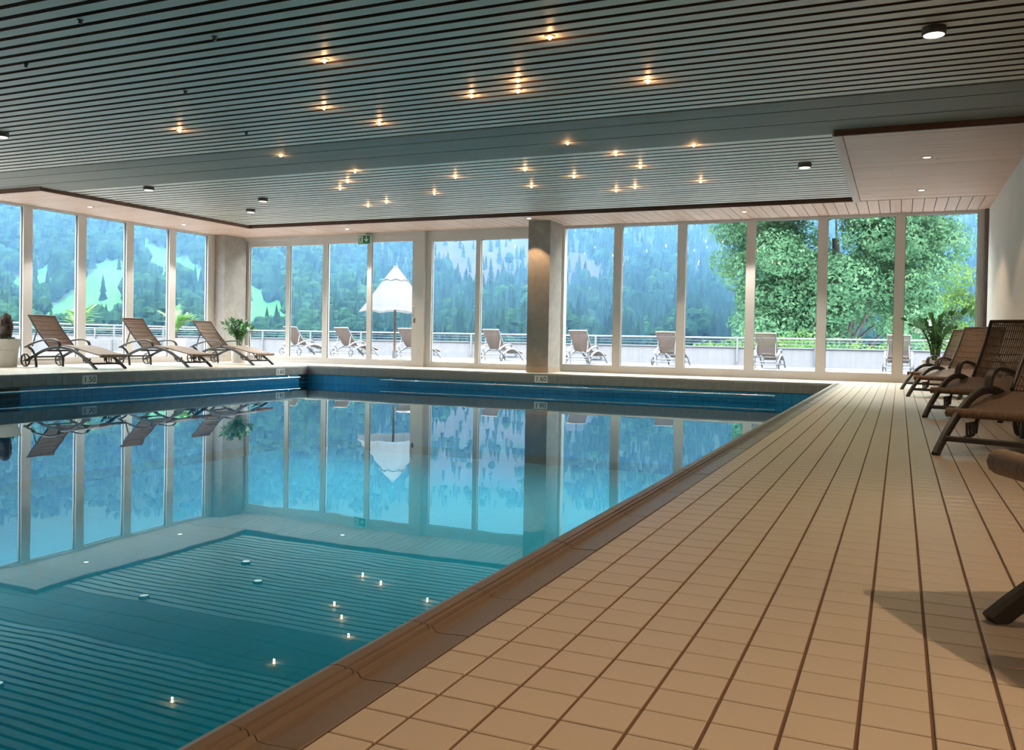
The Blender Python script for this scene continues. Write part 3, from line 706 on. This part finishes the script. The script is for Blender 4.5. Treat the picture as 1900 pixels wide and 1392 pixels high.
outs = [(-16.70,20.9,'terrace lounger outside the left half of the sliding door'),(-15.10,21.2,'terrace lounger outside the middle of the sliding door'),(-12.95,21.2,'terrace lounger directly below the white parasol'),
        (-10.30,21.2,'terrace lounger outside the fixed panes left of the pillar'),(-7.65,20.7,'terrace lounger right beside the concrete pillar'),(-5.55,21.2,'terrace lounger outside the second pane right of the pillar'),
        (-3.15,21.1,'terrace lounger half hidden by a mullion left of the tree'),(-.30,21.6,'terrace lounger half hidden by the last wide mullion')]
for x, y, lb in outs:
    o = lounger(Lout, 0, 0, -1, R(90), lb, G3); o.location = (x+.27, y+.17, 0)

# ------------------------------------------------------------------ pots and plants
def zz_leaf(mb, p, d, up, L, W):
    d = d.normalized(); s = d.cross(up).normalized(); u = s.cross(d).normalized()
    pts = [p, p+d*L*.3+s*W*.5+u*W*.12, p+d*L*.7+s*W*.42+u*W*.08, p+d*L, p+d*L*.7-s*W*.42+u*W*.08, p+d*L*.3-s*W*.5+u*W*.12, p+d*L*.35, p+d*L*.7]
    mb.add(pts, [(0,1,6),(1,2,7,6),(2,3,7),(3,4,7),(4,5,6,7),(5,0,6)])
def pot(t, r, h, rim=.06, m='pot'):
    MB().lathe([(r*.84,0),(r*.86,.01),(r*.97,h-rim),(r*.97,h-rim),(r*1.06,h-rim+.005),(r*1.06,h),(r*.95,h),(r*.93,h-.05)], 28, cap=False).build('planter', M[m], t, True)
    MB().lathe([(.001,h-.05),(r*.94,h-.05)], 20, cap=False).build('soil', M['soil'], t)
def zz_plant(loc, label, n, height, spread, potr, poth, seed, leafm='leaf'):
    rnd = random.Random(seed); t = empty('potted_plant', loc); tag(t, label, 'plant'); pot(t, potr, poth)
    for k in range(n):
        a = 2*PI*k/n + rnd.uniform(-.3,.3); lean = spread*rnd.uniform(.25,1.0); hh = height*rnd.uniform(.65,1.05)
        st = catmull([(.04*math.cos(a),.04*math.sin(a),poth-.06),(.25*lean*math.cos(a),.25*lean*math.sin(a),poth+hh*.4),(.6*lean*math.cos(a),.6*lean*math.sin(a),poth+hh*.78),(lean*math.cos(a),lean*math.sin(a),poth+hh*rnd.uniform(.85,1.0))], 5)
        fo = MB().tube(st, .011, 6, r1=.004).build('stem', M['stalk'], t, True)
        lv = MB()
        for i in range(4, len(st)-1):
            T = (st[i+1]-st[i]).normalized(); sd = T.cross(Vector((math.cos(a+1.2), math.sin(a+1.2), .2))).normalized()
            for s in (-1, 1):
                zz_leaf(lv, st[i], T*.55 + sd*s + Vector((0,0,rnd.uniform(-.1,.3))), T, rnd.uniform(.095,.14), rnd.uniform(.048,.064))
        zz_leaf(lv, st[-1], st[-1]-st[-2], Vector((.3,.9,.2)), .12, .05)
        lv.build('leaves', M[leafm], fo)
    return t
zz_plant((-12.42, 14.15, 0), 'glossy green plant in a white pot before the corner pillar', 13, .52, .38, .17, .36, 3)
zz_plant((.50, 14.88, 0), 'leafy green plant behind the right deck loungers at the window', 15, .72, .42, .18, .38, 5)
cp_ = empty('cactus_planter', (-13.08, 9.35, 0)); tag(cp_, 'large cream planter with a dark gnarled stump at the left edge', 'planter')
MB().lathe([(.27,0),(.275,.006),(.30,.27),(.30,.275),(.292,.28),(.305,.30),(.335,.43),(.345,.435),(.345,.45),(.32,.45),(.31,.41)], 36, cap=False).build('planter', M['pot'], cp_, True)
MB().lathe([(.001,.41),(.312,.41)], 24, cap=False).build('soil', M['soil'], cp_)
def lump(mb, c, rx, ry, rz_, seed, n=18, m=14, amp=.22):
    rnd = random.Random(seed); ph = [rnd.uniform(0, 6.28) for _ in range(8)]; vs = []; fs = []
    for i in range(m+1):
        th = PI*i/m
        for j in range(n):
            a = 2*PI*j/n
            k = 1 + amp*(math.sin(5*a+ph[0]+3*th)*.4 + math.sin(9*a+ph[1])*.35 + math.sin(7*th+ph[2]+2*a)*.4)*math.sin(th)
            vs.append((c[0]+rx*k*math.sin(th)*math.cos(a), c[1]+ry*k*math.sin(th)*math.sin(a), c[2]+rz_*math.cos(th)*(1+.12*math.sin(3*a+ph[3]))))
    for i in range(m):
        for j in range(n):
            a = i*n+j; b = i*n+(j+1)%n; fs.append((a, a+n, b+n, b))
    mb.add(vs, fs)
st = MB(); lump(st, (.12,.05,.60), .10, .10, .22, 4); lump(st, (.14,.04,.72), .085, .09, .12, 9); st.build('stump', M['root'], cp_, True)
st = MB(); lump(st, (-.05,-.03,.47), .09, .09, .08, 6); st.build('stump', M['root'], cp_, True)
sg = MB(); rr = random.Random(2)
for k in range(26):
    a = rr.uniform(0, 6.28); zz_leaf(sg, Vector((.27+rr.uniform(-.04,.05), .02+rr.uniform(-.08,.08), .43)), Vector((math.cos(a), math.sin(a), rr.uniform(.3,1.2))), Vector((0,0,1)), .07, .035)
sg.build('sprig', M['leaf'], cp_)

# ------------------------------------------------------------------ terrace
tf = MB(); tf.box(-40, 12, YB+.12, 24.0, -.25, -.01); tf.box(-22.5, XL-.12, -20, YB+.12, -.25, -.01)
tfo = tf.build('terrace_floor', M['terrace']); struct(tfo, 'pale slab terrace outside the windows', 'terrace')
pa = MB().box(-40, 12, 24.0, 24.22, -.3, .47).build('parapet_wall', M['parapet']); tag(pa, 'low concrete parapet beyond the terrace loungers', 'wall', kind='structure')
MB().box(-40, 12, 23.97, 24.25, .47, .50).build('cap_stone', M['rail_out'], pa)
pl_ = MB().box(-22.7, -22.5, -20, 24.0, -.3, .36).build('parapet_wall', M['parapet']); tag(pl_, 'low concrete parapet outside the left-hand windows', 'wall', kind='structure')
def railing(p0, p1, n, zt, zb, label, inward):
    p0, p1 = Vector(p0), Vector(p1); t = empty('terrace_railing', p0); tag(t, label, 'railing')
    d = p1-p0; iv = Vector(inward)
    MB().tube([(0,0,zt), d+Vector((0,0,zt))], .024, 8).build('top_rail', M['rail_out'], t, True)
    for k in (1, 2): MB().tube([(0,0,zb+(zt-zb)*k/3), d+Vector((0,0,zb+(zt-zb)*k/3))], .006, 6).build('wire', M['rail_out'], t)
    me = MB().box(-.022, .022, -.022, .022, zb-.42, zt).mesh('post', M['rail_out'])
    for k in range(n+1): inst('post', me, t, d*(k/n) + iv*.04)
railing((-40,23.98,0), (12,23.98,0), 26, .73, .50, 'thin white railing on the parapet before the mountains', (0,-1,0))
railing((-22.5,-20,0), (-22.5,23.9,0), 22, .80, .36, 'thin white railing outside the left-hand windows', (1,0,0))
# parasol
pr = empty('parasol', (-11.35, 18.45, 0)); tag(pr, 'half folded white parasol standing on the terrace', 'parasol')
MB().tube([(0,0,0),(0,0,2.22)], .026, 10).build('pole', M['teak'], pr, True)
MB().lathe([(.30,0),(.30,.05),(.06,.07),(.05,.25)], 20).build('base', M['parapet'], pr, True)
def canopy(zt, zb, rt, rb, dip, n=8, sub=4):
    mb = MB(); rows = 7; N = n*sub
    for i in range(rows+1):
        t = i/rows; z = zt + (zb-zt)*t; r = rt + (rb-rt)*t**1.05
        for j in range(N):
            a = 2*PI*j/N; q = (j % sub)/sub; s = math.sin(PI*q)
            rr_ = r*(1 - dip*t*s); zz = z - .0*s + (.05*s*t if i == rows else 0)
            mb.v.append((rr_*math.cos(a+.2), rr_*math.sin(a+.2), zz))
    for i in range(rows):
        for j in range(N): a = i*N+j; b = i*N+(j+1) % N; mb.f.append((a, a+N, b+N, b))
    return mb
canopy(2.00, 1.19, .29, .95, .11).build('canopy', M['canvas'], pr, False)
canopy(2.30, 1.95, .06, .345, .08).build('vent_canopy', M['canvas'], pr, False)
MB().lathe([(.06,2.29),(.065,2.31),(.03,2.335)], 12).build('finial', M['lfr'], pr, True)
for k in range(8):
    a = 2*PI*k/8+.2; MB().tube([(.03*math.cos(a),.03*math.sin(a),1.75),(.62*math.cos(a),.62*math.sin(a),1.42)], .008, 5).build('rib', M['teak'], pr)
# terrace palms in pots seen through the left windows
def palm(loc, label, seed, h=.75, n=18):
    rnd = random.Random(seed); t = empty('potted_palm', loc); tag(t, label, 'plant', 'potted palms on the terrace')
    MB().lathe([(.22,0),(.28,.42),(.30,.45),(.26,.45)], 20, cap=False).build('planter', M['concrete'], t, True)
    MB().tube([(0,0,.4),(0,0,.62)], .05, 8).build('trunk', M['bark'], t, True)
    for k in range(n):
        a = rnd.uniform(0, 6.28); sp_ = rnd.uniform(.25,.6); hh = h*rnd.uniform(.5,1.0)
        c = catmull([(0,0,.55),(.35*sp_*math.cos(a),.35*sp_*math.sin(a),.55+hh*.6),(sp_*math.cos(a),sp_*math.sin(a),.55+hh*rnd.uniform(.6,1.0))], 5)
        fr = MB().tube(c, .008, 5, r1=.003).build('frond', M['stalk'], t)
        lv = MB()
        for i in range(2, len(c)-1):
            T = (c[i+1]-c[i]).normalized(); sd = T.cross(Vector((0,0,1))).normalized()
            for s in (-1,1):
                for q in (0,.5): zz_leaf(lv, c[i].lerp(c[i+1], q), T*.7+sd*s*.8, Vector((0,0,1)), .20, .022)
        lv.build('leaflets', M['leaf_pale'], fr)
palm((-19.2, 15.9, 0), 'bright green potted palm outside, behind the first far lounger', 11, .8)
palm((-18.6, 18.6, 0), 'bright green potted palm outside, behind the middle lounger', 12, .95)

# ------------------------------------------------------------------ landscape
AZ_M1 = [(-40.97,3.15),(-39.66,2.58),(-38.34,1.94),(-37.97,-0.58),(-41.41,-0.64)]
MEAD = [AZ_M1,
 [(-51.08,1.74),(-49.11,4.35),(-48.38,4.27),(-47.64,3.79),(-47.6,-0.73),(-52.98,-0.8),(-52.72,0.91)],
 [(-47.36,5.57),(-45.4,5.04),(-45.38,3.24),(-45.82,1.92),(-46.29,3.21),(-46.81,4.48)],
 [(-45.4,4.87),(-43.05,3.83),(-43.04,2.84),(-44.45,2.95),(-45.29,3.57)],
 [(-53.81,2.86),(-52.47,3.54),(-51.37,2.98),(-52.73,1.37),(-54.07,1.32)],
 [(-60,4.2),(-56,3.6),(-55,1.5),(-58,-.6),(-62,-.6)]]
ROCK = [[(-29.34,6.38),(-23.16,6.87),(-21.94,5.67),(-23.1,3.9),(-24.38,4.05),(-25.6,3.15),(-26.83,2.95),(-27.73,4.51),(-29.32,4.82)],
 [(-21.07,6.2),(-19.12,5.53),(-17.52,4.15),(-17.68,3.45),(-20.81,3.59)],
 [(-13.09,1.76),(-11.8,1.54),(-10.28,0.94),(-8.92,-0.41),(-11.09,-0.11),(-11.79,0.85)],
 [(-24.69,1.58),(-22.57,1.45),(-22.56,0.92),(-24.32,1.06)],
 [(-31,9.5),(-22,9.5),(-23,7.4),(-30,7.2)]]
def inside(pt, P):
    x, y = pt; c = False; j = len(P)-1
    for i in range(len(P)):
        if (P[i][1] > y) != (P[j][1] > y) and x < (P[j][0]-P[i][0])*(y-P[i][1])/(P[j][1]-P[i][1]) + P[i][0]: c = not c
        j = i
    return c
PRF = [(45,-14),(90,-7),(200,-3.2),(400,-.6),(700,2.0),(1100,4.8),(1600,8.5),(2200,14),(3000,21)]
def elev(r):
    for (a, ea), (b, eb) in zip(PRF, PRF[1:]):
        if r <= b: return ea + (eb-ea)*(r-a)/(b-a)
    return PRF[-1][1]
def rad(e):
    for (a, ea), (b, eb) in zip(PRF, PRF[1:]):
        if e <= eb: return a + (b-a)*(e-ea)/(eb-ea)
    return PRF[-1][0]
def wob(az, r): return .35*math.sin(az*.55+r*.004) + .22*math.sin(az*1.7-r*.007+1.3) + .12*math.sin(az*3.1+r*.011)
def height(az, r): return CAM_H + r*math.tan(math.radians(elev(r) + wob(az, r)*min(1, r/500)))
def polar(az, r): a = math.radians(az); return r*math.sin(a), r*math.cos(a)
azs = [-240 + 2.0*i for i in range(86)] + [-68 + .45*i for i in range(196)] + [20.5 + 3.0*i for i in range(34)]
rs = [45*(3000/45)**(i/95) for i in range(96)]
mb = MB(); tone = []
rt = random.Random(21)
for az in azs:
    for r in rs:
        x, y = polar(az, r); mb.v.append((x, y, height(az, r)))
        e = elev(r) + wob(az, r)*min(1, r/500); p = (az + rt.uniform(-.15,.15), e + rt.uniform(-.1,.1))
        if any(inside(p, P) for P in MEAD): tone.append((.014,.125,.014,1) if -42 < az < -37 else (.012,.08,.014,1))
        elif any(inside(p, P) for P in ROCK): k = rt.uniform(.7,1.15); tone.append((.016*k,.016*k,.019*k,1))
        else: k = rt.uniform(.7,1.2); tone.append((.006*k,.02*k,.012*k,1))
nr = len(rs)
for i in range(len(azs)-1):
    for j in range(nr-1):
        if (azs[i] < -68 or azs[i] > 20) and j % 1 == 0 and rs[j] < 60: continue
        mb.f.append((i*nr+j, (i+1)*nr+j, (i+1)*nr+j+1, i*nr+j+1))
ter = mb.build('mountain_slope', M['terrain']); struct(ter, 'hazy mountainside of forest, meadows and cliffs beyond the terrace', 'mountain')
ca = ter.data.color_attributes.new('tone', 'FLOAT_COLOR', 'POINT'); ca.data.foreach_set('color', [c for t in tone for c in t])
ter.data.polygons.foreach_set('use_smooth', [True]*len(ter.data.polygons))
# forest
con = MB(); brd = MB(); rf = random.Random(5)
def conifer(mb, x, y, z, h, w):
    a0 = rf.uniform(0, 6.28)
    for (zb, zt, k) in ((.02,.55,1.0),(.34,.82,.72),(.62,1.0,.42)):
        n = 6; b = len(mb.v)
        for i in range(n):
            a = a0 + 2*PI*i/n; rr_ = w*k*(1 if i % 2 else .72); mb.v.append((x+rr_*math.cos(a), y+rr_*math.sin(a), z+h*zb))
        mb.v.append((x, y, z+h*zt))
        for i in range(n): mb.f.append((b+i, b+(i+1) % n, b+n))
def blob(mb, x, y, z, h, w):
    n, m = 7, 4; b = len(mb.v); ph = rf.uniform(0, 6.28)
    for i in range(m+1):
        th = PI*i/m
        for j in range(n):
            a = 2*PI*j/n; k = 1+.22*math.sin(3*a+ph+2*th); mb.v.append((x+w*k*math.sin(th)*math.cos(a), y+w*k*math.sin(th)*math.sin(a), z+h*.5-h*.5*math.cos(th)*(-1)*(-1)))
    for i in range(m):
        for j in range(n): p = b+i*n+j; q = b+i*n+(j+1) % n; mb.f.append((p, q, q+n, p+n))
cnt = 0
while cnt < 13500:
    az = rf.uniform(-66, 14); e = rf.uniform(-1.2, 10.5); r = rad(e)*rf.uniform(.99,1.01)
    ee = elev(r) + wob(az, r)*min(1, r/500)
    if r < 150: continue
    p = (az, ee)
    if any(inside(p, P) for P in MEAD) and rf.random() > .012: continue
    if any(inside(p, P) for P in ROCK) and rf.random() > .12: continue
    x, y = polar(az, r); z = height(az, r) - .6
    h = rf.uniform(13, 25)*(.55 + .45*min(1, r/700))
    if az < -33 and rf.random() < .5 or rf.random() < .12: 
        if r < 520:
            for q in range(9): blob(brd, x+rf.gauss(0,h*.16), y+rf.gauss(0,h*.16), z+h*rf.uniform(.05,.55), h*rf.uniform(.25,.42), h*rf.uniform(.13,.20))
        else: blob(brd, x, y, z, h*.85, h*.33)
    else: conifer(con, x, y, z, h, h*.20)
    cnt += 1
fo = con.build('conifer_forest', M['conifer']); tag(fo, 'dense dark conifer forest covering the hazy mountainside', 'forest', kind='stuff')
fo = brd.build('broadleaf_wood', M['broadleaf_far'], None, False); tag(fo, 'rounded broadleaf trees dotted among meadows on the hillside', 'forest', kind='stuff')

# big tree outside the right-hand panes
def leafy(mb, c, R3, n, size, rnd, shell=.55):
    for _ in range(n):
        while True:
            d = Vector((rnd.gauss(0,1), rnd.gauss(0,1), rnd.gauss(0,1)))
            if d.length > .01: break
        d.normalize(); k = shell + (1-shell)*rnd.random()**.6
        p = Vector((c[0]+d.x*R3[0]*k, c[1]+d.y*R3[1]*k, c[2]+d.z*R3[2]*k))
        nrm = (d + Vector((rnd.gauss(0,.5), rnd.gauss(0,.5), rnd.gauss(0,.5)+.25))).normalized()
        t = nrm.cross(Vector((rnd.random()-.5, rnd.random()-.5, rnd.random()-.5))).normalized(); b = nrm.cross(t)
        s = size*rnd.uniform(.6,1.25); w = s*.45
        mb.add([p-t*s*.5, p+b*w*.5+nrm*w*.15, p+t*s*.5, p-b*w*.5+nrm*w*.15], [(0,1,2,3)])
def big_tree(loc, label, clusters, base_z, seed, size, dens, leafm, th, tr_=.28):
    rnd = random.Random(seed); t = empty('leafy_tree', (loc[0], loc[1], base_z)); tag(t, label, 'tree')
    top = th - base_z
    MB().tube(catmull([(0,0,0),(.15,.1,top*.45),(-.1,.15,top)], 5), tr_, 10, r1=tr_*.45).build('trunk', M['bark'], t, True)
    for i, (x, y, z, rx, ry, rz_) in enumerate(clusters):
        if i % 5 == 0:
            s0 = Vector((0,.1,top*rnd.uniform(.35,.8))); e0 = Vector((x, y, z-base_z)); m0 = s0.lerp(e0, .5)+Vector((0,0,rnd.uniform(-.2,.35)))
            MB().tube(catmull([s0, m0, e0], 5), .07, 7, r1=.015).build('branch', M['bark'], t, True)
    cr = MB()
    for (x, y, z, rx, ry, rz_) in clusters: leafy(cr, (x, y, z-base_z), (rx, ry, rz_), int(dens*rx*rz_), size, rnd)
    c = cr.build('crown', M[leafm], t); c['kind'] = 'stuff'; return t
rc = random.Random(31); CLs = []
TC = (-2.15, 34.0)
for k in range(88):
    while True:
        x = rc.uniform(-4.4, 3.6); z = rc.uniform(.9, 7.8); yy = rc.uniform(-3.2, 2.6)
        q = ((x+.35)/3.75)**2 + ((z-4.1)/3.9)**2 + (yy/3.4)**2
        if .22 < q < 1.0 and not (z < 1.4 and abs(x) > 3.6): break
    s = rc.uniform(.75, 1.25); CLs.append((x, yy, z, s, s, s*.72))
for k in range(16): CLs.append((rc.uniform(-3.2,3.6), rc.uniform(-2.8,-1.0), rc.uniform(.7,2.6), 1.0, .9, .7))
big_tree(TC, 'large leafy green tree filling the right-hand window panes', CLs, -6.0, 8, .175, 1150, 'tree_leaf', 4.5)
big_tree((3.3, 41.5), 'pale yellow-green tree beside the large leafy tree', [(rc.uniform(-1.4,1.4), rc.uniform(-1.2,1.2), rc.uniform(.2,3.6), .8,.8,.65) for _ in range(16)], -6.0, 9, .22, 620, 'bush_leaf', 2.4, .16)
for i, (x, lb) in enumerate(((-5.2,'low green bush behind the parapet left of the leafy tree'),(-3.2,'low green bush behind the parapet under the leafy tree'),(-1.0,'low yellow-green bush behind the parapet nearer the white wall'),(1.3,'low yellow-green bush behind the parapet by the last pane'))):
    t = empty('bush', (x, 26.6, -1.0)); tag(t, lb, 'bush', 'bushes behind the parapet'); c = MB(); rnd = random.Random(50+i)
    for k in range(7): leafy(c, (rnd.uniform(-.9,.9), rnd.uniform(-.3,.3), 1.0+rnd.uniform(.0,.75)*(1.0 if i else .7)), (.42,.4,.36), 170, .13, rnd, .3)
    f = c.build('foliage', M['bush_leaf'], t); f['kind'] = 'stuff'
    MB().tube([(0,0,0),(.05,0,.8)], .05, 7, r1=.03).build('stem', M['bark'], t)

# ------------------------------------------------------------------ haze between terrace and mountains
hz = MB().box(-3200, 1500, 60, 3400, -400, 1600).build('valley_haze')
hm = bpy.data.materials.new('blue_haze'); hm.use_nodes = True; nt = hm.node_tree; nt.nodes.clear()
out = nt.nodes.new('ShaderNodeOutputMaterial'); vs = nt.nodes.new('ShaderNodeVolumeScatter')
vs.inputs['Color'].default_value = (.21, .51, 1.0, 1); vs.inputs['Density'].default_value = .000185; vs.inputs['Anisotropy'].default_value = .0
nt.links.new(vs.outputs[0], out.inputs['Volume']); hz.data.materials.append(hm)
tag(hz, 'blue summer haze filling the valley before the mountains', 'haze', kind='stuff')
